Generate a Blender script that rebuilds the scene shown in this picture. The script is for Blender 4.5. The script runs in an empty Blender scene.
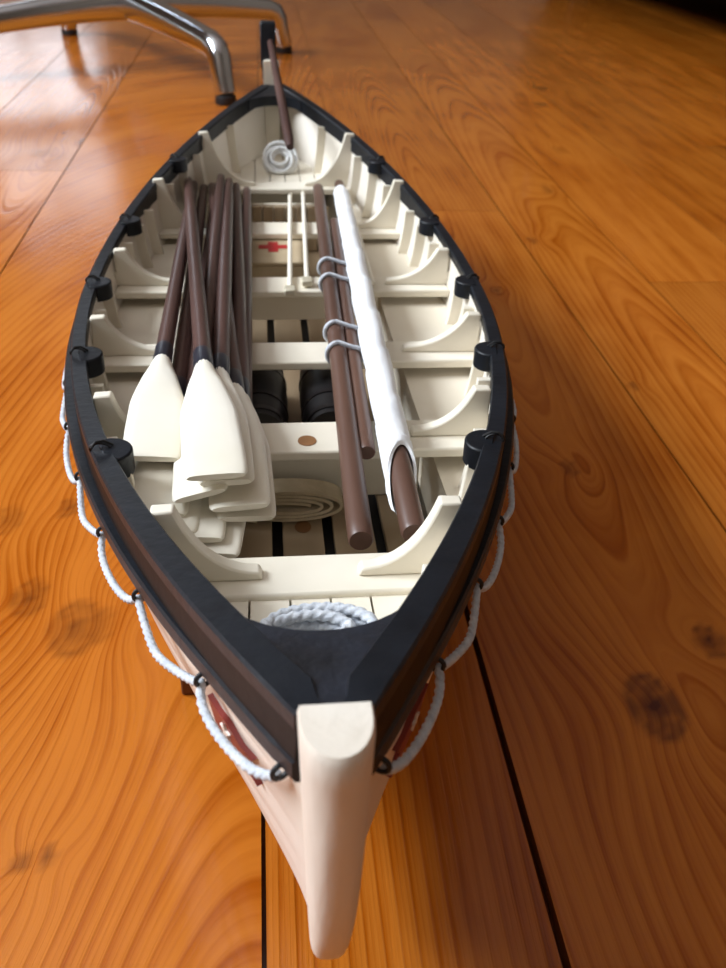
import bpy, bmesh, math, random
import numpy as np
from mathutils import Matrix, Vector
random.seed(7); rng = np.random.default_rng(7)
PI = math.pi
S = 0.285                      # half length of the model boat in metres; the boat is laid out in half lengths
TILT = math.radians(2.4)       # trim of the boat on its cradle
HF = 0.34                      # amidships sheer above the floor

# ------------------------------------------------------------------ camera data (boat frame)
FPX = 869.1
pi_, ro_, ya_ = [math.radians(v) for v in (32.813, 2.135, 6.952)]
CAM = np.array([-.0277, -1.3123, .4561])
fw = np.array([math.sin(ya_)*math.cos(pi_), math.cos(ya_)*math.cos(pi_), -math.sin(pi_)])
rt = np.array([math.cos(ya_), -math.sin(ya_), 0.]); up = np.cross(rt, fw)
CR = rt*math.cos(ro_)+up*math.sin(ro_); CU = -rt*math.sin(ro_)+up*math.cos(ro_)
def ray(px, py): return fw+CR*(px-363)/FPX-CU*(py-484)/FPX
def atz(px, py, z):
    d = ray(px, py); return CAM+d*(z-CAM[2])/d[2]
def aty(px, py, y):
    d = ray(px, py); return CAM+d*(y-CAM[1])/d[1]
def pj(X):
    v = np.array(X)-CAM; z = v@fw
    return np.array([363+FPX*(v@CR)/z, 484-FPX*(v@CU)/z])
def flr(px, py):               # floor point under a pixel, in half lengths
    n = np.array([0, -math.sin(TILT), math.cos(TILT)]); d = ray(px, py)
    p = CAM+d*((-HF-(CAM@n))/(d@n))
    return np.array([p[0], p[1]*math.cos(TILT)+p[2]*math.sin(TILT)])

# ------------------------------------------------------------------ hull form
def bre(t):                    # outer edge of the gunwale cap
    a = min(abs(t), 1.); return .0205+.2759*(1-a**1.984)**1.012 if t < 0 else .0240+.2724*(1-a**1.86)**.915
def she(t): return .1133*abs(t)**2.3 if t < 0 else .1220*abs(t)**1.40
def keelz(t): return -.27+.03*abs(t)**4
def bh(t): return bre(t)-.001
def cut(z): return .17*max(0., (.11-z)/.38)**3
def hp(t, s, off=0.):          # hull outer surface point; s 0 keel .. 1 sheer ; off inward
    m = 1+1.3*(1-t*t)**.7
    kz = keelz(t); z = kz+(she(t)-kz)*s
    g = (1-(1-s)**m)**(1/m)
    b = max(bh(t)-off-.012, .002)
    x = .010*(1-min(1,off*60))+b*g
    y = math.copysign(abs(t)-cut(z)*abs(t)**5, t)
    return np.array([x, y, z+off*.7*(1-s)])
def hull_x(y, z, off=.009):    # half breadth of inner surface at height z
    kz = keelz(y)+off*.7; s = min(1, max(0.0, (z-kz)/(she(y)-kz)))
    return hp(y, s, off)[0]
def zth(y): return -.053+.02*(y/.45)**2 if y < 0 else -.053+.010*(y/.45)**2

# ------------------------------------------------------------------ materials
def newmat(name):
    m = bpy.data.materials.new(name); m.use_nodes = True
    nt = m.node_tree; b = nt.nodes['Principled BSDF']; return m, nt, b
def lin(c): return tuple(((v/255)/12.92 if v/255 <= .04045 else ((v/255+.055)/1.055)**2.4) for v in c)+(1,)
def mat(name, c1, c2=None, rough=.5, scale=40, stretch=(1,1,1), bump=.0, metal=0., coat=0., detail=3, spec=.5, bscale=None):
    m, nt, b = newmat(name); N = nt.nodes; L = nt.links
    b.inputs['Roughness'].default_value = rough; b.inputs['Metallic'].default_value = metal
    b.inputs['Coat Weight'].default_value = coat; b.inputs['Specular IOR Level'].default_value = spec
    tc = N.new('ShaderNodeTexCoord'); mp = N.new('ShaderNodeMapping'); mp.inputs['Scale'].default_value = stretch
    L.new(tc.outputs['Object'], mp.inputs['Vector'])
    nz = N.new('ShaderNodeTexNoise'); nz.inputs['Scale'].default_value = scale; nz.inputs['Detail'].default_value = detail
    L.new(mp.outputs[0], nz.inputs['Vector'])
    cr = N.new('ShaderNodeValToRGB'); cr.color_ramp.elements[0].position = .35; cr.color_ramp.elements[1].position = .65
    cr.color_ramp.elements[0].color = lin(c1); cr.color_ramp.elements[1].color = lin(c2 or c1)
    L.new(nz.outputs['Fac'], cr.inputs[0]); L.new(cr.outputs[0], b.inputs['Base Color'])
    if bump:
        bp = N.new('ShaderNodeBump'); bp.inputs['Strength'].default_value = bump; bp.inputs['Distance'].default_value = .0006
        n2 = N.new('ShaderNodeTexNoise'); n2.inputs['Scale'].default_value = bscale or scale*4
        L.new(mp.outputs[0], n2.inputs['Vector']); L.new(n2.outputs['Fac'], bp.inputs['Height']); L.new(bp.outputs[0], b.inputs['Normal'])
    return m
M_cream = mat('cream_paint', (229,221,203), (239,231,215), .45, 30, bump=.15)
M_hull = mat('ivory_hull_paint', (230,222,208), (239,231,220), .42, 25, bump=.2)
M_stem = mat('worn_ivory_paint', (226,216,202), (237,230,219), .5, 60, (1,1,.3), bump=.5)
M_bench = mat('cream_bench', (225,215,196), (234,225,208), .5, 25, bump=.1)
M_board = mat('shaded_wood_board', (156,134,106), (176,152,122), .6, 60, (1,.1,1), bump=.2)  # board colour darkened to carry the shade inside the hull
M_black = mat('black_gunwale_paint', (16,19,25), (23,27,34), .42, 70, bump=.3, coat=.0, spec=.3)
M_brace = mat('black_worn_deck', (16,19,26), (32,37,48), .4, 90, bump=.6, coat=.1, detail=6)
M_brownb = mat('dark_brown_strake', (20,17,17), (27,23,22), .5, 60, bump=.2, spec=.15)
M_mast = mat('walnut_spar', (72,49,40), (104,75,62), .42, 45, (1,.08,1), bump=.25)
M_shaft = mat('brown_oar_shaft', (62,41,37), (88,62,56), .38, 45, (1,.08,1), bump=.2)
M_band = mat('blue_black_band', (26,28,38), (38,40,52), .35)
M_blade = mat('ivory_blade', (240,233,216), (245,239,226), .5, 30, bump=.15)
M_sail = mat('white_sailcloth', (236,238,242), (244,245,247), .75, 80, bump=.4)
M_rope = mat('pale_blue_rope', (188,194,204), (214,218,224), .9, 400, bump=.5)
M_ropew = mat('white_rope', (206,206,206), (226,226,224), .9, 400, bump=.5)
M_darkcord = mat('black_cord', (16,16,18), (28,28,30), .6)
M_barrel = mat('black_cask', (26,24,26), (40,36,38), .45, 60, (1,.2,1), bump=.3)
M_hoop = mat('dark_hoop', (48,44,46), (60,56,58), .35, metal=.6)
M_red = mat('red_cross_paint', (176,32,36), (190,40,42), .5)
M_burg = mat('burgundy_pennant', (120,40,34), (138,50,42), .45)
M_canvas = mat('tan_canvas', (184,166,136), (204,186,156), .85, 120, bump=.5)
M_box = mat('pale_box', (186,166,134), (202,184,154), .55, 40, bump=.15)
M_plug = mat('brown_socket', (122,82,48), (148,104,64), .6)
M_brass = mat('pale_metal', (205,196,170), (220,212,190), .35, metal=.3)
M_chrome = mat('polished_aluminium', (205,210,216), (216,220,226), .13, 6, metal=1.)
M_glide = mat('black_glide', (18,18,20), (26,26,28), .5)
M_stand = mat('brown_cradle', (92,50,30), (112,64,40), .5, 40, (1,.2,1))
M_wall = mat('plaster_wall', (112,100,88), (122,110,96), .9, 8)
M_ceil = mat('white_ceiling', (190,186,180), (198,194,188), .9, 6)
M_dwood = mat('dark_shade_couch', (20,12,9), (30,18,13), .4, 12, (1,1,.1))  # only for the couch shape added as a shade caster
M_trim = mat('white_trim', (228,226,220), (233,231,226), .5)

def floor_material():
    m, nt, b = newmat('varnished_pine'); N = nt.nodes; L = nt.links
    def at(n):
        a = N.new('ShaderNodeAttribute'); a.attribute_name = n; return a.outputs['Fac']
    def mth(op, a, bb=None, c=None):
        x = N.new('ShaderNodeMath'); x.operation = op
        for i, v in enumerate((a, bb, c)):
            if v is None: continue
            if isinstance(v, (int, float)): x.inputs[i].default_value = v
            else: L.new(v, x.inputs[i])
        return x.outputs[0]
    g, tone, kn, along = at('grain'), at('tone'), at('knot'), at('along')
    # slow wander of the rings
    cx = N.new('ShaderNodeCombineXYZ'); L.new(mth('MULTIPLY', g, 6.), cx.inputs[0]); L.new(mth('MULTIPLY', along, .7), cx.inputs[1]); L.new(mth('MULTIPLY', tone, 30.), cx.inputs[2])
    n1 = N.new('ShaderNodeTexNoise'); n1.inputs['Scale'].default_value = 1.; n1.inputs['Detail'].default_value = 3; L.new(cx.outputs[0], n1.inputs['Vector'])
    ph = mth('ADD', mth('MULTIPLY', g, 430.), mth('MULTIPLY', n1.outputs['Fac'], 9.))
    fr = mth('FRACT', mth('MULTIPLY', ph, .159))
    w = mth('POWER', fr, 2.6); w = mth('MULTIPLY', w, mth('MINIMUM', mth('MULTIPLY', mth('SUBTRACT', 1., fr), 9.), 1.))
    fr2 = mth('FRACT', mth('MULTIPLY', ph, .47)); w2 = mth('MULTIPLY', mth('POWER', fr2, 2.), mth('MINIMUM', mth('MULTIPLY', mth('SUBTRACT', 1., fr2), 6.), 1.))
    w = mth('ADD', mth('MULTIPLY', w, 1.3), mth('MULTIPLY', w2, .4))
    # strength of the rings varies
    cx2 = N.new('ShaderNodeCombineXYZ'); L.new(mth('MULTIPLY', g, 22.), cx2.inputs[0]); L.new(mth('MULTIPLY', along, 2.2), cx2.inputs[1]); L.new(mth('MULTIPLY', tone, 17.), cx2.inputs[2])
    n2 = N.new('ShaderNodeTexNoise'); n2.inputs['Scale'].default_value = 1.; n2.inputs['Detail'].default_value = 4; L.new(cx2.outputs[0], n2.inputs['Vector'])
    rings = mth('MULTIPLY', w, mth('MULTIPLY', n2.outputs['Fac'], .62))
    # fine fibres
    cx3 = N.new('ShaderNodeCombineXYZ'); L.new(mth('MULTIPLY', g, 420.), cx3.inputs[0]); L.new(mth('MULTIPLY', along, 14.), cx3.inputs[1]); L.new(tone, cx3.inputs[2])
    n3 = N.new('ShaderNodeTexNoise'); n3.inputs['Scale'].default_value = 1.; n3.inputs['Detail'].default_value = 3; L.new(cx3.outputs[0], n3.inputs['Vector'])
    cr = N.new('ShaderNodeValToRGB'); e = cr.color_ramp.elements
    e[0].position = 0.; e[0].color = lin((201,123,60)); e[1].position = 1.; e[1].color = lin((86,38,14))
    x = e.new(.45); x.color = lin((166,88,39))
    fac = mth('ADD', rings, mth('MULTIPLY', mth('SUBTRACT', n3.outputs['Fac'], .5), .28))
    fac = mth('ADD', fac, mth('MULTIPLY', mth('SUBTRACT', n2.outputs['Fac'], .45), .7))
    tc0 = N.new('ShaderNodeTexCoord'); n5 = N.new('ShaderNodeTexNoise'); n5.inputs['Scale'].default_value = 9.; n5.inputs['Detail'].default_value = 4; L.new(tc0.outputs['Object'], n5.inputs['Vector'])
    fac = mth('ADD', fac, mth('MULTIPLY', mth('SUBTRACT', n5.outputs['Fac'], .5), .55))
    L.new(fac, cr.inputs[0])
    hs = N.new('ShaderNodeHueSaturation'); hs.inputs["Saturation"].default_value = 1.05
    L.new(mth('MULTIPLY_ADD', tone, .3, .72), hs.inputs['Value']); L.new(cr.outputs[0], hs.inputs['Color'])
    mx = N.new('ShaderNodeMixRGB'); L.new(kn, mx.inputs[0]); L.new(hs.outputs[0], mx.inputs[1]); mx.inputs[2].default_value = lin((78,32,12))
    L.new(mx.outputs[0], b.inputs['Base Color'])
    # sparse dust and scratches
    tc = N.new('ShaderNodeTexCoord'); n4 = N.new('ShaderNodeTexNoise'); n4.inputs['Scale'].default_value = 7.; n4.inputs['Detail'].default_value = 5
    L.new(tc.outputs['Object'], n4.inputs['Vector'])
    L.new(mth('MULTIPLY_ADD', n4.outputs['Fac'], .14, .13), b.inputs['Roughness'])
    b.inputs['Coat Weight'].default_value = .25; b.inputs['Coat Roughness'].default_value = .07; b.inputs['Specular IOR Level'].default_value = .22
    bp = N.new('ShaderNodeBump'); bp.inputs['Strength'].default_value = .35; bp.inputs['Distance'].default_value = .0006
    L.new(mth('ADD', mth('MULTIPLY', rings, -1.), mth('MULTIPLY', n3.outputs['Fac'], .3)), bp.inputs['Height'])
    L.new(bp.outputs[0], b.inputs['Normal']); L.new(bp.outputs[0], b.inputs['Coat Normal'])
    return m

# ------------------------------------------------------------------ object helpers
C = bpy.context.scene.collection
MB = Matrix.Translation((0, 0, HF*S)) @ Matrix.Rotation(-TILT, 4, 'X')
class G:                        # mesh collector, boat units
    def __init__(s): s.v = []; s.f = []
    def add(s, vs, fs):
        n = len(s.v); s.v += [tuple(float(c) for c in v) for v in vs]; s.f += [tuple(i+n for i in f) for f in fs]; return s
    def box(s, x0, x1, y0, y1, z0, z1):
        return s.add([(x0,y0,z0),(x1,y0,z0),(x1,y1,z0),(x0,y1,z0),(x0,y0,z1),(x1,y0,z1),(x1,y1,z1),(x0,y1,z1)],
                     [(0,3,2,1),(4,5,6,7),(0,1,5,4),(1,2,6,5),(2,3,7,6),(3,0,4,7)])
    def loft(s, rings, closed=True, caps=True):
        n = len(rings[0]); vs = [p for r in rings for p in r]; fs = []
        for i in range(len(rings)-1):
            for j in range(n if closed else n-1):
                k = (j+1) % n; fs.append((i*n+j, i*n+k, (i+1)*n+k, (i+1)*n+j))
        if caps and closed:
            fs.append(tuple(range(n-1, -1, -1))); fs.append(tuple((len(rings)-1)*n+j for j in range(n)))
        return s.add(vs, fs)
    def tube(s, pts, rad, n=12, twist=0, amp=.0, closed=False, flat=1.):
        P = [np.array(p, float) for p in pts]; m = len(P); R = rad if hasattr(rad, '__len__') else [rad]*m
        rings = []; acc = 0; nrm = None
        for i in range(m):
            a = P[(i-1) % m] if (i > 0 or closed) else P[i]; b = P[(i+1) % m] if (i < m-1 or closed) else P[i]
            t = b-a; t /= np.linalg.norm(t)+1e-12
            if nrm is None:
                nrm = np.cross(t, [0, 0, 1.]);
                if np.linalg.norm(nrm) < 1e-3: nrm = np.cross(t, [0, 1., 0])
            nrm = nrm-t*(nrm@t); nrm /= np.linalg.norm(nrm); bn = np.cross(nrm, t)
            if i: acc += np.linalg.norm(P[i]-P[i-1])
            ring = []
            for j in range(n):
                th = 2*PI*j/n; r = R[i]*(1+(amp*math.cos(3*th-twist*acc) if amp else 0))
                ring.append(P[i]+nrm*math.cos(th)*r+bn*math.sin(th)*r*flat)
            rings.append(ring)
        if closed: rings.append(rings[0]); return s.loft(rings, True, False)
        return s.loft(rings)
    def prism(s, poly, axis, a, b):   # poly in plane perpendicular to axis
        def mk(p, c):
            q = list(p); q.insert(axis, c); return q
        n = len(poly); vs = [mk(p, a) for p in poly]+[mk(p, b) for p in poly]
        fs = [tuple(range(n-1, -1, -1)), tuple(range(n, 2*n))]+[(i, (i+1) % n, n+(i+1) % n, n+i) for i in range(n)]
        return s.add(vs, fs)
def build(name, g, m, parent=None, org=(0,0,0), bevel=0, smooth=35, world=False, solid=False):
    org = np.array(org, float)
    if parent is not None: org = np.array(parent['_o'])
    me = bpy.data.meshes.new(name); k = 1. if world else S
    me.from_pydata([tuple((np.array(v)-org)*k) for v in g.v], [], g.f)
    bm = bmesh.new(); bm.from_mesh(me); bmesh.ops.remove_doubles(bm, verts=bm.verts, dist=1e-7); bmesh.ops.recalc_face_normals(bm, faces=bm.faces); bm.to_mesh(me); bm.free()
    me.materials.append(m)
    for p in me.polygons: p.use_smooth = True
    me.set_sharp_from_angle(angle=math.radians(smooth))
    o = bpy.data.objects.new(name, me); C.objects.link(o)
    if parent is not None: o.parent = parent
    else:
        o.matrix_world = (Matrix.Translation(org*k) if world else MB @ Matrix.Translation(org*k))
    o['_o'] = [float(c) for c in org]
    if bevel:
        b = o.modifiers.new('bevel', 'BEVEL'); b.width = bevel*k; b.segments = 2; b.limit_method = 'ANGLE'; b.angle_limit = math.radians(40)
    return o
def empty(name, label, cat, org=(0,0,0), group=None, world=False):
    o = bpy.data.objects.new(name, None); C.objects.link(o); o.empty_display_size = .02
    org = np.array(org, float); k = 1. if world else S
    o.matrix_world = (Matrix.Translation(org*k) if world else MB @ Matrix.Translation(org*k))
    o['_o'] = [float(c) for c in org]; return tag(o, label, cat, group)
def tag(o, label, cat, group=None):
    o['label'] = label; o['category'] = cat
    if group: o['group'] = group
    return o

# ================================================================== THE BOAT
boat = empty('model_lifeboat', 'ivory model lifeboat with black gunwales, filled with oars and spars, on wooden floor', 'boat', (0,0,-.30))

# planked shell, outer and inner skin
def hull_mesh():
    g = G(); T = [math.sin(v)*.9985 for v in np.linspace(-PI/2, PI/2, 84)]
    sl = []
    for k in range(9):
        for q in (0, .08, .5, .97): sl.append(((k+q)/9, .0035*(1-q) if q else -.0))
    sl.append((1., 0.))
    for sd in (-1, 1):
        outer = []; inner = []
        for t in T:
            f = 1-abs(t)**8
            outer.append([hp(t, min(s, .975), 0)*np.array([sd,1,1])+np.array([sd*e*f,0,0]) for s, e in sl])
            inner.append([hp(t, s, .009)*np.array([sd,1,1]) for s in np.linspace(.975, 0, 16)])
        for i in range(len(T)-1):
            pass
        g.loft([o+n for o, n in zip(outer, inner)], closed=False)
    return g
build('hull', hull_mesh(), M_hull, boat, smooth=50)
# keel
g = G(); rings = []
for t in np.linspace(-.93, .93, 40):
    y = math.copysign(abs(t)-cut(keelz(t))*abs(t)**5, t) if t else 0; z = keelz(t)
    rings.append([(-.012,y,z-.012),(.012,y,z-.012),(.012,y,z+.012),(-.012,y,z+.012)])
g.loft(rings); build('keel', g, M_hull, boat, bevel=.002)
# stem and stern posts: rounded section lofted up the profile
def post(sd, ztop, fy=1.042, dx=0.):
    g = G(); rings = []
    for z in list(np.linspace(-.275, ztop-.004, 26))+[ztop]:
        e = 1. if z < ztop else .88
        yo = fy-1.08*cut(z)-.0; yb = yo-.065-.09*max(0, (-.1-z)) if z < .085 else yo-.038
        w = (.0195-.0100*min(1, max(0, (.12-z)/.36)))*(1 if z < ztop else .93)
        ring = [(-w, sd*yb, z), (-w, sd*(yo-.028), z)]
        ee = 1-.45*min(1, max(0, (.10-z)/.25))
        for a in np.linspace(PI, 0, 13)[1:-1]: ring.append((math.copysign(abs(math.cos(a))**ee, math.cos(a))*w, sd*(yo-.028+math.sin(a)**ee*.028*e), z))
        ring += [(w, sd*(yo-.028), z), (w, sd*yb, z)]
        rings.append([(x+dx, y, zz) for x, y, zz in ring])
    return g.loft(rings)
build('stem_post', post(-1, .124), M_stem, boat, smooth=40)
build('stern_post', post(1, .172, 1.03, -.006), M_cream, boat, smooth=40)

# swept rails
def sweep(sd, prof, t0=-.9995, t1=.9995, n=110):
    g = G(); rings = []
    for v in np.linspace(math.asin(t0), math.asin(t1), n):
        t = math.sin(v); dt = 1e-3; a = np.array([bre(t-dt), t-dt]); b = np.array([bre(t+dt), t+dt])
        if abs(t)+dt >= 1: a = np.array([bre(math.copysign(.995,t)), -.995 if t<0 else .997]); b = np.array([bre(math.copysign(.997,t)), -.993 if t<0 else .999]); b[1] = a[1]+.002; b[0] = a[0]+(abs(bre(.997)-bre(.995)))*(1 if t<0 else -1)
        d = b-a; d /= np.linalg.norm(d); nx, ny = d[1], -d[0]
        rings.append([(sd*max(bre(t)+nx*o, .004), t+ny*o*(0 if abs(t) > .985 else 1), she(t)+z) for o, z in prof(t)])
    return g.loft(rings)
capw = lambda t: .0185+.006*abs(t)**3
ro = lambda t: max(.0145-.0150*t*t, .0022)
for sd, nm in ((-1, 'left'), (1, 'right')):
    build('gunwale_cap', sweep(sd, lambda t: [(0,-.002),(0,-.012),(-capw(t),-.012),(-capw(t),-.002),(-capw(t)+.0015,0),(-.002,0)]), M_black, boat, smooth=22)
    build('sheer_strake', sweep(sd, lambda t: [(-.0015,-.011),(.0005,-.043),(-.010,-.043),(-.010,-.011)]), M_brownb, boat)
    build('rubbing_rail', sweep(sd, lambda t: [(ro(t)-.002,-.037),(ro(t),-.039),(ro(t),-.051),(ro(t)-.002,-.054),(-.008,-.054),(-.008,-.037)]), M_black, boat, smooth=22)
    build('inwale', sweep(sd, lambda t: [(-.006,-.010),(-.006,-.032),(-capw(t)+.001,-.030),(-capw(t)+.001,-.010)], -.96, .96), M_black, boat)
# breasthooks
def breast(sd, y0, xc, ymid):
    g = G(); N = 14; out = []; inn = []
    for i in range(N+1):
        y = y0+(1.0035-y0)*i/N; out.append((bre(sd*min(y,.9999))-.010, y))
    arc = []
    for i in range(13):
        u = -1+2*i/12; k = 1-abs(u)**2.2; arc.append((u*xc, y0+(ymid-y0)*k))
    poly = [(-x, sd*y) for x, y in out]+[(x, sd*y) for x, y in reversed(out)]+[(a, sd*b) for a, b in reversed(arc)]
    vs = []; n = len(poly)
    for dz in (-.0004, -.022):
        for x, y in poly: vs.append((x, y, she(max(-1,min(1,y)))+dz))
    cz = [(0, sd*.95, she(sd*.95)-.001), (0, sd*.95, she(sd*.95)-.022)]
    fs = [(i, (i+1) % n, n+(i+1) % n, n+i) for i in range(n)]
    for i in range(n): fs.append((i, (i+1) % n, 2*n)); fs.append((n+i, n+(i+1) % n, 2*n+1))
    g.add(vs+cz, fs); return g
BC = atz(403, 615, .079); BM = atz(318, 627, .08); pass
build('breasthook', breast(-1, -BC[1], BC[0], -BM[1]+.016), M_brace, boat, smooth=30)
build('breasthook', breast(1, .885, bre(.885)-.028, .915), M_black, boat, smooth=30)

# ribs on the inner skin
for sd in (-1, 1):
    for t in [-.88,-.80,-.60,-.52,-.37,-.28,-.11,-.02,.17,.25,.32,.45,.53,.61,.79]:
        g = G(); rings = []
        for s in np.linspace(.62, .93, 8):
            p = hp(t, s, .008); q = hp(t, s, .021); w = .0046
            rings.append([(sd*p[0],p[1]-w,p[2]),(sd*p[0],p[1]+w,p[2]),(sd*q[0],p[1]+w,q[2]),(sd*q[0],p[1]-w,q[2])])
        build('rib', g.loft(rings), M_cream, boat, bevel=.001)

# thwarts, knees
TH = [(-.722,.054),(-.445,.070),(-.185,.070),(.0935,.070),(.405,.075),(.665,.06)]
def thwart(y, w, z, th=.02):
    g = G(); a = y-w/2; b = y+w/2
    xa = [hull_x(a, z-th), hull_x(b, z-th), hull_x(b, z), hull_x(a, z)]
    vs = []
    for zz, k in ((z-th, 0), (z, 1)):
        x1 = hull_x(a, zz); x2 = hull_x(b, zz)
        vs += [(-x1,a,zz),(x1,a,zz),(x2,b,zz),(-x2,b,zz)]
    return g.add(vs, [(0,3,2,1),(4,5,6,7),(0,1,5,4),(1,2,6,5),(2,3,7,6),(3,0,4,7)])
ZT = [-.018,-.040,-.052,-.054,-.052,-.036]
for (y, w), z in zip(TH, ZT):
    t = build('thwart', thwart(y, w, z, .020 if y < -.6 else .012), M_cream, boat, bevel=.0025)
    if abs(y+.445) < .01:
        p = atz(307, 441, z); g = G(); g.loft([[(p[0]+math.cos(a)*.0105, p[1]+math.sin(a)*.0115, zz) for a in np.linspace(0, 2*PI, 24, endpoint=False)] for zz in (z-.004, z+.0008)])
        o = build('mast_socket', g, M_plug, t); o['label'] = 'brown round socket'
FOOT = [(-.042,.045),(-.16,.133),(-.176,.160),(-.180,.170),(-.150,.150),(-.052,.060)]
for (y, w), z, (fl, fr) in zip(TH, ZT, FOOT):
    for sd, fx in ((-1, -fl), (1, fr)):
        zt = she(y)-.001; xo = hull_x(y, zt-.03, .004)-.004; xt = bre(y)-capw(y)-.008 if y < .3 else bre(y)-.017; zt = zt+(.004 if y > .3 else 0)
        pts = [(xo, z), (xo, zt-.035), (xt+.006, zt-.035), (xt+.006, zt+.002), (xt-.013, zt+.003)]
        p0 = np.array([xt-.013, zt+.003]); p2 = np.array([fx, z+.008]); p1 = np.array([p0[0]-.30*(p0[0]-fx), z+.010])
        for u in np.linspace(0, 1, 12)[1:]: pts.append(tuple((1-u)**2*p0+2*u*(1-u)*p1+u*u*p2))
        pts.append((fx-.003, z))
        g = G().prism([(sd*a, b) for a, b in pts], 1, y-.007, y+.007)
        build('thwart_knee', g, M_cream, boat, bevel=.002)

# side benches over the buoyancy tanks
BX = lambda y: min(.16, bre(y)-.045)
for sd in (-1, 1):
    g = G(); rings = []; zb = -.080
    for y in np.linspace(-.68, .63, 40):
        xi = BX(y); zz = zb+.02*(abs(y)/.68)**2; xo = hull_x(y, zz)-.001; xo = max(xo, xi+.004)
        xb = min(hull_x(y, -.155)-.002, xi+.05)
        rings.append([(sd*xi,y,zz),(sd*xo,y,zz),(sd*max(hull_x(y,zz-.03)-.002,xi+.002),y,zz-.03),(sd*max(xb,xi+.001),y,-.155),(sd*xi,y,-.155)])
    build('side_bench', g.loft(rings), M_bench, boat, smooth=30)
# bottom boards
for k in range(-2, 3):
    x = .005+k*.061; w = .0242
    g = G(); rings = []
    for y in np.linspace(-.66, .62, 30):
        lim = hull_x(y, -.17)-.006
        a = max(-lim, x-w); b = min(lim, x+w)
        if b < a+.004: m_ = max(-lim, min(lim, x)); a, b = m_-.002, m_+.002
        rings.append([(a,y,-.170),(b,y,-.170),(b,y,-.160),(a,y,-.160)])
    bb = build('bottom_board', g.loft(rings), M_board, boat, bevel=.001)
    if k == 0:
        p = atz(303, 527, -.16); g = G(); g.loft([[(p[0]+math.cos(a)*.010, p[1]+math.sin(a)*.012, zz) for a in np.linspace(0, 2*PI, 20, endpoint=False)] for zz in (-.164, -.1592)])
        build('drain_plug', g, M_plug, bb)
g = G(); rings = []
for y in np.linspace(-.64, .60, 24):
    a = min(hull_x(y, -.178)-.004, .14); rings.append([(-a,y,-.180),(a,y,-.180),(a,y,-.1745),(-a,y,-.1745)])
build('gap_shade_sheet', g.loft(rings), M_darkcord, boat)  # dark sheet standing in for the shade seen through the board gaps
# decks at the ends: planks side by side
def deck(y0, y1, z, zslope, inset, name, sd):
    w = .034
    for k in range(-7, 8):
        x0 = k*w-.5*w+.001; x1 = x0+w-.002
        ys = []; N = 24
        rings = []
        for i in range(N+1):
            y = y0+(y1-y0)*i/N; zz = z+zslope*(y-y0)
            lim = hull_x(sd*y, zz)-inset
            a, b = max(x0, -lim), min(x1, lim)
            if b-a > .003: rings.append([(a,sd*y,zz-.01),(b,sd*y,zz-.01),(b,sd*y,zz),(a,sd*y,zz)])
        if len(rings) > 1: build(name, G().loft(rings), M_cream, boat)
deck(.745, .97, -.024, .10, .001, 'bow_deck_plank', -1)
deck(.700, .97, -.042, .06, .001, 'stern_deck_plank', 1)
# bulkheads / lockers under the thwarts
def panel(y, z0, z1, xw, name='locker_panel', m=M_bench):
    g = G().box(-xw, xw, y-.005, y+.005, z0, z1); return build(name, g, m, boat, bevel=.001)
panel(-.388, -.158, -.062, .155)
panel(.075, -.108, -.067, .155)
panel(.60, -.158, -.058, .10)
for k in range(9):
    x = -.096+k*.024; g = G().box(x-.0105, x+.0105, .588, .594, -.158, -.062); build('bulkhead_plank', g, M_board, boat, bevel=.001)
panel(-.745, -.10, -.04, .09); panel(.70, -.12, -.046, .10)

# rowlock pads and their lashings
RW = [((179,164.3),(379,169)),((131,223.8),(430.4,222)),((103,281.7),(468.4,278)),((91.4,351.2),(485,348)),((114.5,445.5),(478,437))]
RY = [.5247,.2228,-.0447,-.3188,-.5943]
for y in RY:
    for sd in (-1, 1):
        z = she(y)-.001; d = .002; sl = (bre(y+d)-bre(y-d))/(2*d); ang = math.atan(sl)
        x0 = bre(y)-capw(y)*.6
        g = G(); poly = []
        for a in np.linspace(-PI/2, PI/2, 15):
            poly.append((-.006-math.cos(a)*.021, math.sin(a)*.022))
        poly = [(.002,-.022)]+poly+[(.002,.022)]
        c, s_ = math.cos(ang), math.sin(ang)
        P = [(sd*(x0+px*c+py*s_), y-px*s_*1+py*c) for px, py in poly]
        g.loft([[(a, b, z+dz) for a, b in P] for dz in (.0025, -.004, -.022)])
        pad = build('rowlock_pad', g, M_black, boat, bevel=.002)
        g = G(); pts = []
        ox = .012
        for a in np.linspace(0, 2*PI, 18, endpoint=False):
            px = .002+math.cos(a)*.009; pz = .003+math.sin(a)*.006; py = .003*math.cos(a)+.006
            pts.append((sd*(x0+px*c+py*s_), y-px*s_+py*c, z+pz-.002))
        build('lashing', g.tube(pts, .0013, 6, closed=True), M_darkcord, pad)
        g = G(); pts = [(sd*(x0+px*c+.006*s_), y-px*s_+.006*c, z+pz) for px, pz in ((-.010,.003),(-.002,.009),(.005,.009),(.010,.003))]
        build('lashing', g.tube(pts, .0013, 6), M_darkcord, pad)

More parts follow.
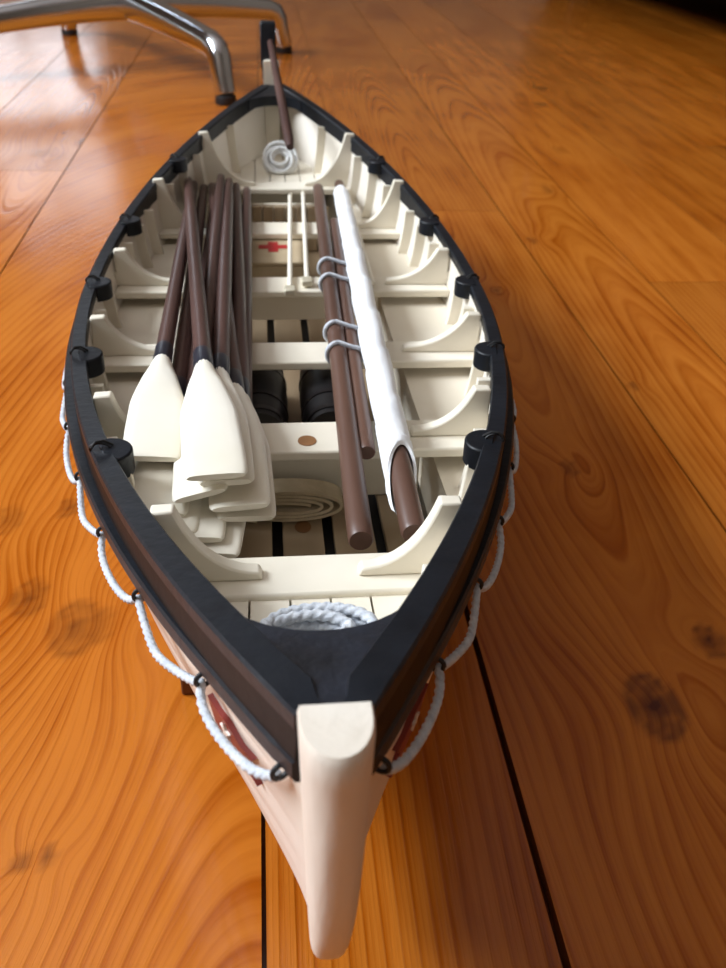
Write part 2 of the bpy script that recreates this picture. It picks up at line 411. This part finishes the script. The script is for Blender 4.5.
# eye rings under the rail and grab line
def tfor(px, sd, dz=-.058):
    best = min(np.linspace(-.995, .2, 600), key=lambda t: np.linalg.norm(pj((sd*(bre(t)+ro(t)-.002), t, she(t)+dz))-np.array(px)) if True else 0)
    return best
EY = {-1: [tfor(p, -1) for p in ((290,777),(203,680),(138,597),(99,534.5),(79,477))], 1: [tfor(p, 1) for p in ((382,780),(437,665),(477,585),(500,521),(509,467))]}
for sd in (-1, 1):
    E_ = list(EY[sd]); E_ = [min(max(t, -.985), 1) for t in E_]
    t = E_[-1]
    while t < .85: t += .13; E_.append(t)
    pos = []
    for t in E_:
        x = bre(t)+ro(t)-.002; z = she(t)-.058; pos.append(np.array([sd*x, t, z]))
        d = 1e-3; tg = np.array([sd*(bre(t+d)-bre(t-d))/(2*d), 1, 0]); tg /= np.linalg.norm(tg)
        g = G(); g.tube([pos[-1]+np.array([0,0,1.])*math.sin(a)*.0055+np.cross(tg, [0,0,1.])*sd*math.cos(a)*.0055 for a in np.linspace(0, 2*PI, 14, endpoint=False)], .0018, 7, closed=True)
        build('eye_ring', g, M_darkcord, boat)
    pts = []
    for i in range(len(pos)-1):
        a, b = pos[i], pos[i+1]; n = 80; L_ = np.linalg.norm(b-a)
        sag = .11*L_+.002; 
        for j in range(n):
            u = j/n; k = 4*u*(1-u); k2 = k**.75
            p = a+(b-a)*(u+.10*math.sin(2*PI*u)*(1 if i % 2 else -1)*.6)
            out = .002+.009*k
            pts.append(p+np.array([sd*out, 0, -sag*k2-.003]))
    pts.append(pos[-1])
    build('grab_line', G().tube(pts, .0031, 12, twist=850, amp=.16), M_rope, boat, smooth=80)

# burgundy swallow-tailed pennant with a star on each bow
def on_hull(sd, t, s, off):
    p = hp(t, s, 0); q = hp(t, s+.01, 0); r_ = hp(t+.005, s, 0)
    n = np.cross(r_-p, q-p); n /= np.linalg.norm(n)
    if n[0] < 0: n = -n
    p = p+n*off; return np.array([sd*p[0], p[1], p[2]])
def patch(sd, poly, off, th):
    bmv = []; g = G(); n = len(poly)
    top = [on_hull(sd, t, s, off+th) for t, s in poly]; bot = [on_hull(sd, t, s, off-.004) for t, s in poly]
    cx = sum(t for t, s in poly)/n; cy = sum(s for t, s in poly)/n
    c1 = on_hull(sd, cx, cy, off+th)
    g.add(top+bot+[c1], [(i, (i+1) % n, n+(i+1) % n, n+i) for i in range(n)]+[(i, (i+1) % n, 2*n) for i in range(n)])
    return g
for sd in (-1, 1):
    best = min(((np.linalg.norm(pj(on_hull(-1, t, q, .004))-np.array((230,733))), t, q) for t in np.linspace(-.97,-.75,45) for q in np.linspace(.4,.95,45)))
    T0, S0 = best[1:]
    fl = [(-.050,.115),(-.025,.095),(0,.10),(.030,.06),(.060,.075),(.040,.0),(.060,-.075),(.030,-.06),(0,-.10),(-.025,-.085),(-.050,-.115)]
    fl = [(T0-a*.60, S0+b*.55-.02+.06*a) for a, b in fl]
    e = build('pennant_emblem', patch(sd, fl, .0035, .001), M_burg, boat, smooth=60)
    st = []
    for k in range(10):
        a = PI/2+k*PI/5; r_ = .0075 if k % 2 == 0 else .0030; st.append((T0+.004+math.cos(a)*r_, S0+math.sin(a)*r_*3.2))
    o = build('star', patch(sd, st, .005, .0012), M_hull, e); o['label'] = 'small white five-pointed star'

# rudder with tiller
g = G(); rings = []
for z, y0, y1, w in [(-.25,.935,1.02,.008),(-.15,.99,1.08,.009),(.0,1.03,1.085,.010),(.12,1.040,1.083,.013),(.16,1.038,1.08,.019),(.245,1.036,1.078,.019),(.252,1.040,1.074,.016)]:
    rings.append([(-w,y0,z),(w,y0,z),(w,y1,z),(-w,y1,z)])
rud = build('rudder', g.loft([[(a-.012*(1 if z > .1 else z*0+.0), b, z) for a, b, z in r] for r in rings]), M_black, boat, bevel=.003)
p0 = np.array(aty(270, 40, 1.05)); p1 = np.array(aty(290, 146, .60))
d = p0-p1
g = G(); n = 18; pts = [p1+d*u for u in np.linspace(-.01, 1.02, n)]
g.tube(pts, [.0075]+[.0105]*3+[.0105-.003*i/(n-4) for i in range(n-4)], 14)
build('tiller', g, M_shaft, rud)
# rope coil helper
def coil(cx, cy, z, turns, r0, r1, rr, sx=1., sy=1., layers=1, seed=1, tw=300):
    R = random.Random(seed); pts = []; N = int(110*turns)
    for i in range(N):
        u = i/(N-1); a = 2*PI*turns*u; r = r0+(r1-r0)*(.5-.5*math.cos(2*PI*u*layers))
        pts.append((cx+math.cos(a)*r*sx*(1+.06*math.sin(a*.37+seed)), cy+math.sin(a)*r*sy*(1+.05*math.cos(a*.53)), z+rr+rr*1.4*u*layers+.002*math.sin(a*1.3+seed)))
    return pts
c = aty(280, 161, .80)
cp = coil(0, 0, 0, 7, .018, .037, .0042, 1, 1., 2, 3); ca_, sa_ = math.cos(math.radians(50)), math.sin(math.radians(50))
cp = [(c[0]+x, c[1]+y*ca_-z*sa_, max(c[2]+y*sa_+z*ca_, -.032)) for x, y, z in cp]
g = G().tube(cp, .0042, 12, 700, .16)
tag(build('rope_coil', g, M_ropew, org=(c[0], c[1], -.03), smooth=80), 'small round coil of white rope leaning on the stern deck below the tiller', 'rope')
c = atz(312, 612, 0.0)
g = G().tube(coil(c[0], c[1]-.020, -.019, 6, .026, .046, .0044, 1.05, .55, 3, 5), .0044, 12, 700, .17)
tag(build('rope_coil', g, M_rope, org=(c[0], c[1], -.015), smooth=80), 'coil of pale blue-grey rope half hidden under the black bow deck', 'rope')

# ================================================================== OARS
def oar(name, label, tip, neck, grip, zt, zn, zg, roll=0., bw=.033, group='oars piled on the left thwarts'):
    T_ = np.array(atz(*tip, zt)); Nk = np.array(atz(*neck, zn)); Gp = np.array(atz(*grip, zg))
    root = empty(name, label, 'oar', (T_+Gp)/2, group)
    ax = Nk-Gp; ax /= np.linalg.norm(ax)
    # blade
    bl = T_-Nk; L_ = np.linalg.norm(bl); bd = bl/L_
    side = np.cross(bd, [0,0,1.]); side /= np.linalg.norm(side); nn = np.cross(side, bd)
    c_, s_ = math.cos(roll), math.sin(roll); side, nn = side*c_+nn*s_, nn*c_-side*s_
    rings = []; prof = [(-.04,.0105,.0105),(.0,.0125,.0115),(.08,.0165,.010),(.2,.0225,.009),(.34,.0290,.0075),(.44,.0328,.007),(.5,.0338,.0065),(.75,.0345,.005),(.93,.0342,.0045),(.98,.0335,.004),(1.,.0300,.003)]
    for u, w, h in prof:
        w = w*bw/.033
        ring = []; p = Nk+bl*u
        for k in range(16):
            a = 2*PI*k/16; ca, sa = math.cos(a), math.sin(a); e = .55 if u > .1 else 1
            ring.append(p+side*w*math.copysign(abs(ca)**e, ca)+nn*h*math.copysign(abs(sa)**(.75 if u > .1 else 1), sa))
        rings.append(ring)
    build('blade', G().loft(rings), M_blade, root, smooth=50)
    Ls = np.linalg.norm(Nk-Gp); b0 = Nk-ax*.042
    g = G(); pts = [Gp+(b0-Gp)*u for u in (0,.004,.05,.1,.12,.3,.6,.9,1.)]
    g.tube(pts, [.0070,.0082,.0086,.0088,.0098,.0104,.0108,.0108,.0108], 14)
    build('shaft', g, M_shaft, root)
    g = G().tube([b0-ax*.002, b0, Nk-ax*.004, Nk+ax*.004], [.0110,.0114,.0116,.0110], 14); o = build('band', g, M_band, root); o['label'] = 'blue-black band above the blade'
    return root
oar('oar', 'brown oar with ivory blade on top of the pile, leftmost of the two top blades', (152,459), (162,363), (194,184), .010, .005, -.012, .10, .029)
oar('oar', 'brown oar with white blade lying topmost and nearest on the oar pile', (216,477), (204,369), (188,180), .034, .026, .002, .0, .0285)
oar('oar', 'oar whose ivory blade pokes out left of and below the topmost blade', (200,496), (201,392), (221,177), .010, .004, -.006, -.22, .026)
oar('oar', 'oar with ivory blade directly under the topmost blade, offset to its right', (226,483), (220,376), (229,181), .018, .010, -.012, 0, .026)
oar('oar', 'oar with blade end showing second below the topmost blade, beside the middle thwart', (240,508), (235,392), (212,186), -.002, -.006, -.026, -.05, .028)
oar('oar', 'oar with lowest right blade end of the pile, nearest the mast socket', (246,519), (241,400), (236,186), -.018, -.018, -.024, .03, .028)
oar('oar', 'oar with ivory blade end beneath the leftmost top blade, next to the rowlock pad', (156,514), (176,400), (204,187), -.006, -.014, -.027, .10, .028)
oar('oar', 'oar with narrow blade end wedged between two lower blades on the left', (171,532), (190,412), (217,186), -.014, -.018, -.030, .1, .024)
oar('oar', 'oar with the blade end that reaches close to the near thwart, left of centre', (200,540), (210,425), (226,188), -.020, -.022, -.034, .05, .022)
oar('oar', 'oar with shaft rightmost of the pile, its blade end lowest against the near thwart', (215,556), (243,420), (247,190), -.031, -.031, -.032, 0, .022)

# ================================================================== SPARS, SAIL
def spar(name, label, a, b, za, zb, r0, r1, m=M_mast, n=20, org=None):
    A = np.array(atz(*a, za)); B = np.array(atz(*b, zb)); d = (B-A)
    us = [0, .002]+list(np.linspace(.02, .98, n))+[.998, 1]
    rr = [r0*.86, r0*.97]+[r0+(r1-r0)*u for u in np.linspace(.02, .98, n)]+[r1*.95, r1*.8]
    o = build(name, G().tube([A+d*u for u in us], rr, 18), m, org=(A+B)/2)
    return tag(o, label, 'spar'), A, B
m1, A1, B1 = spar('mast', 'thick walnut-brown mast with round end, lashed to a thinner spar', (361,541), (318,188), -.026, -.030, .0125, .0115)
m2, A2, B2 = spar('spar', 'thinner brown spar tied along the right of the thick mast', (367,453), (334,222), -.029, -.033, .0098, .0095)
def lash(px, py, label):
    # loop round both spars at image row py
    y = atz(px, py, -.015)[1]
    u1 = (y-A1[1])/(B1[1]-A1[1]); c1 = A1+(B1-A1)*u1; u2 = (y-A2[1])/(B2[1]-A2[1]); c2 = A2+(B2-A2)*u2
    r1, r2 = .0155, .0130; pts = []
    for a in np.linspace(PI/2, 3*PI/2, 12): pts.append((c1[0]+math.cos(a)*r1, y+.004*math.cos(a), c1[2]+math.sin(a)*r1))
    for a in np.linspace(-PI/2, PI/2, 12): pts.append((c2[0]+math.cos(a)*r2, y-.006+.004*math.cos(a), c2[2]+math.sin(a)*r2))
    o = build('rope_lashing', G().tube(pts, .0030, 9, 300, .12, closed=True), M_rope, org=(c1+c2)/2, smooth=80)
    tag(o, label, 'rope')
lash(330, 259, 'pale rope turn round the two spars, furthest of the four')
lash(332, 275, 'pale rope turn round the two spars, second furthest, near the white sail')
lash(340, 323, 'pale rope turn round the two spars, third from the far end')
lash(343, 344, 'pale rope turn round the two spars, nearest of the four')
# furled sail on its yard
PA = np.array(atz(414, 534, -.016)); PB = np.array(atz(339, 184, -.022)); d = PB-PA
sail = empty('furled_sail', 'long white sail rolled tightly round a brown yard, right of the mast', 'sail', (PA+PB)/2)
build('yard', G().tube([PA+d*u for u in (0,.003,.1,.5,.97,.998,1)], [.0105,.0122,.0124,.0118,.0105,.010,.008], 18), M_mast, sail)
q = d/np.linalg.norm(d); sx = np.cross(q, [0,0,1.]); sx /= np.linalg.norm(sx); sz = np.cross(sx, q)
rings = []; NN = 150; u0, u1 = .035, .955
for i in range(NN+1):
    u = u0+(u1-u0)*i/NN; ring = []
    for k in range(28):
        a = 2*PI*k/28
        # spiral wrap: a raised edge winds round the roll
        ph = ((a/(2*PI)+u*9.5) % 1.)
        r = .0162-.0022*u+.0026*(ph**.6)-(.0 if ph > .04 else .0)
        r += .0005*math.sin(a*3+u*50)
        uu = u
        if i < 16: # slanting mouth at the near end
            uu = max(u, u0+.075*(.5+.5*math.cos(a-1.1))*(1-i/16)+(u-u0)*1.0)
            if i < 2: r *= (.80 if i == 0 else .97)
        if i > NN-3: r *= .9 if i == NN-1 else (.8 if i == NN else 1)
        ring.append(PA+d*uu+sx*math.cos(a)*r+sz*math.sin(a)*r)
    rings.append(ring)
build('rolled_cloth', G().loft(rings, caps=False), M_sail, sail, smooth=40)
# slim sticks
def stick(a, b, za, zb, r, label, block=True, name='boat_hook'):
    A = np.array(atz(*a, za)); B = np.array(atz(*b, zb)); root = empty(name, label, 'stick', (A+B)/2)
    build('pole', G().tube([A, A+(B-A)*.5, B], r, 10), M_blade, root)
    if block:
        dd = (B-A)/np.linalg.norm(B-A)
        g = G().box(A[0]-.009, A[0]+.009, A[1]-.012, A[1]+.012, A[2]-.004, A[2]+.006); build('end_block', g, M_brass, root, bevel=.002)
        g = G().tube([B-dd*.002, B+dd*.004, B+dd*.008+np.array([.004,0,.002])], [r*1.2, r*1.1, r*.8], 8); build('tip', g, M_brass, root)
stick((290,291), (290,196), -.047, -.043, .0042, 'slim cream pole with a blocky end, nearer the red cross box')
stick((307,282), (303,193), -.047, -.041, .0042, 'slim cream pole with a blocky end, nearer the brown mast')
stick((373,283), (347,192), -.046, -.036, .0036, 'thin cream rod without block, right of the white furled sail', False, 'thin_rod')

# casks, box, canvas
def cask(x, y, z, r, L_, label):
    root = empty('water_cask', label, 'barrel', (x, y, z-r), 'black casks under the middle thwart')
    g = G(); us = np.linspace(-1, 1, 17); 
    g.tube([(x, y+u*L_/2, z) for u in us], [r*(1-.16*u*u) for u in us], 28); build('cask_body', g, M_barrel, root, smooth=40)
    for u in (-.85, -.45, .45, .85):
        g = G(); rr = r*(1-.16*u*u); g.tube([(x, y+u*L_/2-.005, z), (x, y+u*L_/2+.005, z)], rr+.0012, 28); build('hoop', g, M_hoop, root)
p = atz(322, 392, -.12); cask(.052, -.205, -.1195, .040, .19, 'black cask under the middle thwart, the one beside the brown mast')
cask(-.045, -.205, -.1195, .040, .19, 'black cask under the middle thwart, the one beside the oars')
zt_ = -.066
root = empty('first_aid_box', 'flat pale box with a red cross on its lid', 'box', (0, .255, -.16))
x0, x1 = -.066, .046; y1 = .395; y0 = atz(272, 262, zt_)[1]
build('box_body', G().box(x0, x1, y0, y1, -.160, zt_-.007), M_box, root, bevel=.002)
lid = build('lid', G().box(x0-.002, x1+.002, y0-.002, y1+.002, zt_-.0065, zt_), M_box, root, bevel=.002)
cx, cy = atz(273, 247, zt_)[:2]; a, b = .027, .0095
cr = [(-a,-b),(-b,-b),(-b,-a),(b,-a),(b,-b),(a,-b),(a,b),(b,b),(b,a),(-b,a),(-b,b),(-a,b)]
build('red_cross', G().prism([(cx+p*1.0, cy+q*1.1) for p, q in cr], 2, zt_-.001, zt_+.0008), M_red, lid)
# rolled canvas: flattened spiral lying on its side
g = G(); cc = (-.012, -.428); pts = []
for i in range(110):
    u = i/109; a = 2*PI*3.6*u+.4; rx = .030+.043*u; rz = .0035+.0175*u
    pts.append((cc[0]+math.cos(a)*rx, -.1385+math.sin(a)*rz))
rings = []
for i, (x, z) in enumerate(pts):
    j = min(i+1, 109); k = max(i-1, 0); t = np.array([pts[j][0]-pts[k][0], pts[j][1]-pts[k][1]]); t /= np.linalg.norm(t)+1e-9; n = np.array([t[1], -t[0]])*.0019
    e = .003*math.sin(i*.21)
    rings.append([(x-n[0], cc[1]-.017+e, z-n[1]), (x+n[0], cc[1]-.017+e, z+n[1]), (x+n[0], cc[1]+.017, z+n[1]), (x-n[0], cc[1]+.017, z-n[1])])
tag(build('canvas_roll', g.loft(rings), M_canvas, org=(cc[0], cc[1], -.159), smooth=60), 'flat oval roll of tan canvas on the bottom boards below the socket thwart', 'canvas')

# cradle on the floor (world units)
st = empty('display_stand', 'low dark brown wooden cradle carrying the model boat hull', 'stand', (0,0,0), world=True)
for yy in (-.52, .50):
    g = G(); Y = yy*S; W = .150*S
    zk = (keelz(yy)-.012)*math.cos(TILT)*S-yy*S*math.sin(TILT)+HF*S
    zc = lambda x: zk
    poly = [(-W, 0), (W, 0), (W, .016)]
    # top edge follows the hull
    def top(x):
        xa = abs(x)/S
        best = min(np.linspace(0, 1, 100), key=lambda s: abs(hp(yy, s, 0)[0]-xa)); p = hp(yy, best, 0)
        return -p[1]*math.sin(TILT)*S+p[2]*math.cos(TILT)*S+HF*S-.0022
    xs = np.linspace(.78*W, -.78*W, 15)
    poly += [(.9*W, .02)]+[(x, min(top(x), .03 if abs(x) > .4*W else 1) if abs(x) > .014*S*1.2 else zk-.0005) for x in xs]+[(-.9*W, .02), (-W, .016)]
    o = build('cradle_support', G().prism(poly, 1, Y-.006, Y+.006), M_stand, st, world=True, bevel=.0008)
build('stretcher', G().box(-.006, .006, -.52*S+.006, .50*S-.006, .004, .012), M_stand, st, world=True, bevel=.0008)

# ================================================================== CHAIR BASE (world units, metres)
F1 = flr(226,104)*S; F2 = flr(284,53)*S; F3 = flr(70,35)*S
def circ(a, b, c):
    A = np.array([b-a, c-a])*2; r = np.array([b@b-a@a, c@c-a@a]); return np.linalg.solve(A, r)
cc0 = np.array([-.190, 1.032]); R0 = .275

feet = [F1, F2, F3, 2*cc0-F2]
ch = empty('swivel_chair_base', 'polished aluminium four-legged chair base standing at the far left of the floor', 'chair', (cc0[0], cc0[1], 0), world=True)
hub_z = .080
for f in feet:
    f = np.array(f); dv = (f-cc0)/np.linalg.norm(f-cc0); sdv = np.array([-dv[1], dv[0]])
    kn = f-dv*.018
    R1 = np.linalg.norm(f-cc0)
    path = [(cc0+dv*.004, hub_z-.001, .013, .0150), (cc0+dv*.05, hub_z-.002, .0125, .0142), (cc0+dv*(R1*.5), hub_z-.007, .0115, .0125), (f-dv*.060, .0665, .0105, .0112), (f-dv*.030, .0635, .0105, .0108), (f-dv*.017, .0585, .0105, .0108), (f-dv*.011, .050, .0105, .0100), (f-dv*.006, .030, .0100, .0092), (f-dv*.001, .014, .0100, .0090), (f, .011, .0095, .0085)]
    # dense smooth
    rings = []
    for i, (p, z, w, h) in enumerate(path):
        pa = path[max(i-1, 0)]; pb = path[min(i+1, len(path)-1)]
        t = np.array([(pb[0]-pa[0])@dv, pb[1]-pa[1]]); t /= np.linalg.norm(t); n = np.array([-t[1], t[0]])
        ring = []; w *= 1.25; h *= 1.35
        for k in range(16):
            a = 2*PI*k/16; ca, sa = math.cos(a), math.sin(a)
            ca = math.copysign(abs(ca)**.7, ca); sa = math.copysign(abs(sa)**.8, sa)
            o2 = p+sdv*ca*w+dv*n[0]*sa*h; ring.append((o2[0], o2[1], z+n[1]*sa*h))
        rings.append(ring)
    leg = build('leg', G().loft(rings), M_chrome, ch, world=True, smooth=60)
    g = G().tube([(f[0], f[1], 0.0), (f[0], f[1], .003), (f[0], f[1], .010), (f[0], f[1], .0125)], [.0125, .0135, .0125, .009], 20)
    build('glide', g, M_glide, leg, world=True)
g = G().tube([(cc0[0], cc0[1], z) for z in (.066,.070,.094,.098,.100,.30)], [.014,.019,.019,.017,.0135,.0135], 24)
build('hub', g, M_chrome, ch, world=True)

# ================================================================== ROOM
def floor():
    seams = [-.69, -.05, .238, .696, .96, 1.30, 1.72, 2.15]; gaps = {-.05: .0048, .238: .0085}
    x = -.69
    left = []
    for w in (.40,.46,.55,.38,.5,.44,.6,.4,.5,.5,.45,.5): x -= w; left.append(x)
    xs = sorted(left)+seams; x = 2.15
    for w in (.42,.5,.36,.55,.45,.4,.5,.5,.45,.45): x += w; xs.append(x)
    knots = [(655,706,.030,1.25),(710,641,.018,1.1),(75,628,.030,.8),(30,598,.022,.7),(22,862,.008,1),(47,860,.008,1),(68,508,.014,.7),(8,520,.02,.5),(634,386,.009,.8),(606,236,.012,.8),(532,240,.015,.8),(569,468,.014,.7),(548,190,.022,.7),(498,290,.014,.8),(540,88,.03,.6),(540,104,.03,.6),(22,865,.006,1),(560,150,.025,.4),(82,142,.02,.7),(40,152,.03,.5),(100,625,.02,.5)]
    K = [(*flr(a, b), r, s) for a, b, r, s in knots]
    rr = random.Random(3)
    for _ in range(26): K.append((rr.uniform(-5, 6), rr.uniform(2.2, 8), rr.uniform(.02, .04), .6))
    V = []; F = []; gr = []; to = []; kn = []; al = []
    tones = {}
    jy = flr(688, 282)[1]
    for i in range(len(xs)-1):
        a, b = xs[i], xs[i+1]; ga = gaps.get(a, .0042)/2; gb = gaps.get(b, .0042)/2; a += ga; b -= gb
        near = -1.2 < (a+b)/2 < 1.8
        cuts = [-4.]
        if abs(xs[i]-.96) < .01: cuts.append(jy)
        elif abs(xs[i]+1.09) < .01: cuts.append(1.75)
        elif abs(xs[i]-.238) < .01 or abs(xs[i]+.05) < .01: cuts.append(1.35)
        else: cuts.append(rr.uniform(3., 6.) if near else rr.uniform(-1, 5))
        cuts.append(9.)
        for c in range(len(cuts)-1):
            y0, y1 = cuts[c]+.001, cuts[c+1]-.001
            if c == 1 and abs(xs[i]-.238) < .01: a = xs[i]+.001
            if c == 1 and abs(xs[i]+.05) < .01: a, b = xs[i]+.001, xs[i+1]-.001
            if c == 1 and abs(xs[i]+.69) < .01: b = xs[i+1]-.001
            tone = rr.random()
            tone = {(-.69,0): .62, (-.05,0): .42, (.238,0): .45, (.696,0): .5, (.96,0): .25, (.96,1): .75, (1.3,0): .5, (-1.09,0): .7}.get((round(xs[i], 2) if abs(xs[i]-.238) > .01 and abs(xs[i]-.696) > .01 else xs[i], c), tone)
            ys = []; y = y0
            while y < y1-.001:
                ys.append(y); y += (.010 if (near and -1 < y < .4) else .018 if (near and -1 < y < 1.4) else .05 if near else .12)
            ys.append(y1); nx = max(3, int((b-a)/(.010 if near else .06))+1)
            X, Y = np.meshgrid(np.linspace(a, b, nx), np.array(ys))
            off = rr.uniform(0, 5)
            g = X+off+.02*np.sin(Y*1.3+off)+.25*np.exp(-((Y-off*.5)/1.5)**2)*(X-(a+b)/2)
            if abs(xs[i]+.69) < .01:
                # flat-sawn cathedral figure
                g = off+np.sqrt((X+.075)**2+(.30*(Y+1.45))**2+.0003)*1.0
                g = g+.045*np.sin(X*9+Y*2.1)*np.exp(-((Y+.2)/.7)**2)
            if abs(xs[i]-.238) < .01: g = off+np.sqrt((X-.50)**2*1.1+(.07*(Y-1.5))**2+.0005)
            if abs(xs[i]+1.09) < .01: g = off+np.sqrt((X+.78)**2+(.08*(Y-2.4))**2)
            if abs(xs[i]-.696) < .01: g = off+np.sqrt((X-.86)**2+(.05*(Y+1.4))**2+.001)
            if abs(xs[i]+.05) < .01: g = off+np.sqrt((X-.30)**2+(.05*(Y+2))**2)*.9
            kk = np.zeros_like(X)
            for kx, ky, r, s in K:
                if not (a <= kx <= b): continue
                dx = X-kx; dy = (Y-ky)*.62; d2 = dx*dx+dy*dy; w = r*3.2
                g = g+np.where(dx > 0, -1, 1)*0+(-dx)*.85*np.exp(-d2/(w*w))
                g = g+.22*r*np.exp(-d2/(r*r*1.4))*4
                dd = np.sqrt(d2)/r; kk = np.maximum(kk, s*np.maximum(np.exp(-((dd-1)/.16)**2)*.62, np.where(dd < 1, .42+.5*np.exp(-(dd/.35)**2)+.10*np.sin(dd*22), 0)))
            n0 = len(V); V += list(zip((X*S).ravel(), (Y*S).ravel(), np.zeros(X.size))); h, w_ = X.shape
            for r_ in range(h-1):
                for c_ in range(w_-1): F.append((n0+r_*w_+c_, n0+r_*w_+c_+1, n0+(r_+1)*w_+c_+1, n0+(r_+1)*w_+c_))
            gr += list(g.ravel()); kn += list(kk.ravel()); al += list(Y.ravel()+off*3); to += [tone]*X.size
            # board edges
            e = [(a,y0),(b,y0),(b,y1),(a,y1)]; n0 = len(V)
            V += [(p*S, q*S, z) for z in (0, -.006) for p, q in e]; gr += [off]*8; kn += [.55]*8; al += [0]*8; to += [tone]*8
            F += [(n0+j, n0+4+j, n0+4+(j+1) % 4, n0+(j+1) % 4) for j in range(4)]
    n0 = len(V); V += [(-3,-1.3,-.006),(3,-1.3,-.006),(3,2.7,-.006),(-3,2.7,-.006)]; F.append((n0,n0+1,n0+2,n0+3)); gr += [0]*4; kn += [1.]*4; al += [0]*4; to += [0]*4
    me = bpy.data.meshes.new('floor'); me.from_pydata([tuple(map(float, v)) for v in V], [], F); me.validate()
    for n, arr in (('grain', gr), ('tone', to), ('knot', kn), ('along', al)):
        at = me.attributes.new(n, 'FLOAT', 'POINT'); at.data.foreach_set('value', np.array(arr, dtype=np.float32))
    me.materials.append(floor_material()); o = bpy.data.objects.new('floor', me); C.objects.link(o); o['kind'] = 'structure'
    return xs
xs = floor()
def struct(name, g, m, parent=None):
    o = build(name, g, m, parent, world=True, smooth=30)
    if parent is None: o['kind'] = 'structure'
    return o
XL, XR, YN, YF, H = -1.60, 1.95, -1.1, 2.5, 2.3
def wall_with_hole(axis, c, th, lo, hi, holes):   # holes: (a,b,z0,z1)
    g = G(); cur = lo
    def bx(a, b, z0, z1):
        if axis == 'x': g.box(min(c, c+th), max(c, c+th), a, b, z0, z1)
        else: g.box(a, b, min(c, c+th), max(c, c+th), z0, z1)
    for a, b, z0, z1 in holes:
        bx(cur, a, 0, H); bx(a, b, 0, z0); bx(a, b, z1, H); cur = b
    bx(cur, hi, 0, H); return g
WL = [(-.50, 1.0, 1.0, 2.0)]; WF = [(-.92, -.46, .14, .74)]
struct('wall_left', wall_with_hole('x', XL, -.12, YN, YF, WL), M_wall)
struct('wall_back', wall_with_hole('y', YF, .12, XL, XR, WF), M_wall)
struct('wall_right', G().box(XR, XR+.1, YN, YF, 0, H), M_wall)
struct('wall_front', G().box(XL, XR, YN-.1, YN, 0, H), M_wall)
struct('ceiling', G().box(XL-.1, XR+.1, YN-.1, YF+.1, H, H+.1), M_ceil)
def window(name, axis, c, a, b, z0, z1):
    t = .04; g = G()
    def bx(G_, u0, u1, w0, w1, e=.03):
        if axis == 'x': G_.box(c-.09, c-.09+e, u0, u1, w0, w1)
        else: G_.box(u0, u1, c+.06, c+.06+e, w0, w1)
    for r in ((a, a+t, z0, z1), (b-t, b, z0, z1), (a+t, b-t, z0, z0+t), (a+t, b-t, z1-t, z1), ((a+b)/2-t/2, (a+b)/2+t/2, z0+t, z1-t)): bx(g, *r)
    o = struct(name, g, M_trim)
    m, nt, bs = newmat(name+'_glass'); bs.inputs['Transmission Weight'].default_value = 1; bs.inputs['Roughness'].default_value = 0; bs.inputs['IOR'].default_value = 1.1
    g = G(); bx(g, a+t, b-t, z0+t, z1-t, .004); build('pane', g, m, o, world=True)
window('window_1', 'x', XL, *WL[0]); window('window_2', 'y', YF, *WF[0])
def light(name, loc, rot, sx, sy, e, col):
    l = bpy.data.lights.new(name, 'AREA'); l.shape = 'RECTANGLE'; l.size = sx; l.size_y = sy; l.energy = e; l.color = col
    o = bpy.data.objects.new(name, l); C.objects.link(o); o.location = loc; o.rotation_euler = rot; return o
a, b, z0, z1 = WL[0]; light('window_daylight', (XL-.04, (a+b)/2, (z0+z1)/2), (0, -PI/2, 0), z1-z0-.1, b-a-.1, 84, (.86,.93,1))
a, b, z0, z1 = WF[0]; light('window_daylight', ((a+b)/2, YF+.04, (z0+z1)/2), (-PI/2, 0, 0), b-a-.1, z1-z0-.1, .75, (.9,.95,1))
# dark couch shape added to shade the far right floor corner
cab = empty('shade_couch', 'dark brown couch shape added beyond the far right corner of the floor to shade it', 'shade_couch', (1.35, 2.1, 0), world=True)
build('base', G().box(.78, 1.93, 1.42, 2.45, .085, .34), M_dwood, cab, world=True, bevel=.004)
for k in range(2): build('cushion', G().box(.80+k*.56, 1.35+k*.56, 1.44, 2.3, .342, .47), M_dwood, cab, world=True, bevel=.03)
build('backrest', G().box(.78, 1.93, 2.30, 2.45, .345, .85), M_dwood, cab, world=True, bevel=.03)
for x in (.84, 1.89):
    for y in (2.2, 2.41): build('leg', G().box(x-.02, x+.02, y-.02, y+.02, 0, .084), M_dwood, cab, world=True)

w = bpy.data.worlds.new('daylight'); bpy.context.scene.world = w; w.use_nodes = True
bg = w.node_tree.nodes['Background']; bg.inputs[0].default_value = (.75,.86,1,1); bg.inputs[1].default_value = 1.0

# ================================================================== CAMERA
cd = bpy.data.cameras.new('camera'); cam = bpy.data.objects.new('camera', cd); C.objects.link(cam)
R = Matrix(((CR[0], CU[0], -fw[0]), (CR[1], CU[1], -fw[1]), (CR[2], CU[2], -fw[2]))).to_4x4()
cam.matrix_world = MB @ Matrix.Translation(Vector(CAM)*S) @ R
cd.sensor_fit = 'VERTICAL'; cd.sensor_height = 36; cd.sensor_width = 27; cd.lens = FPX*36/968
cd.clip_start = .005; cd.clip_end = 50
cd.dof.use_dof = True; cd.dof.focus_distance = .80*S; cd.dof.aperture_fstop = 27
sc = bpy.context.scene; sc.camera = cam
sc.view_settings.view_transform = 'Standard'; sc.view_settings.look = 'None'; sc.view_settings.gamma = 1; sc.view_settings.exposure = .33
for o in bpy.data.objects:
    if '_o' in o.keys(): del o['_o']
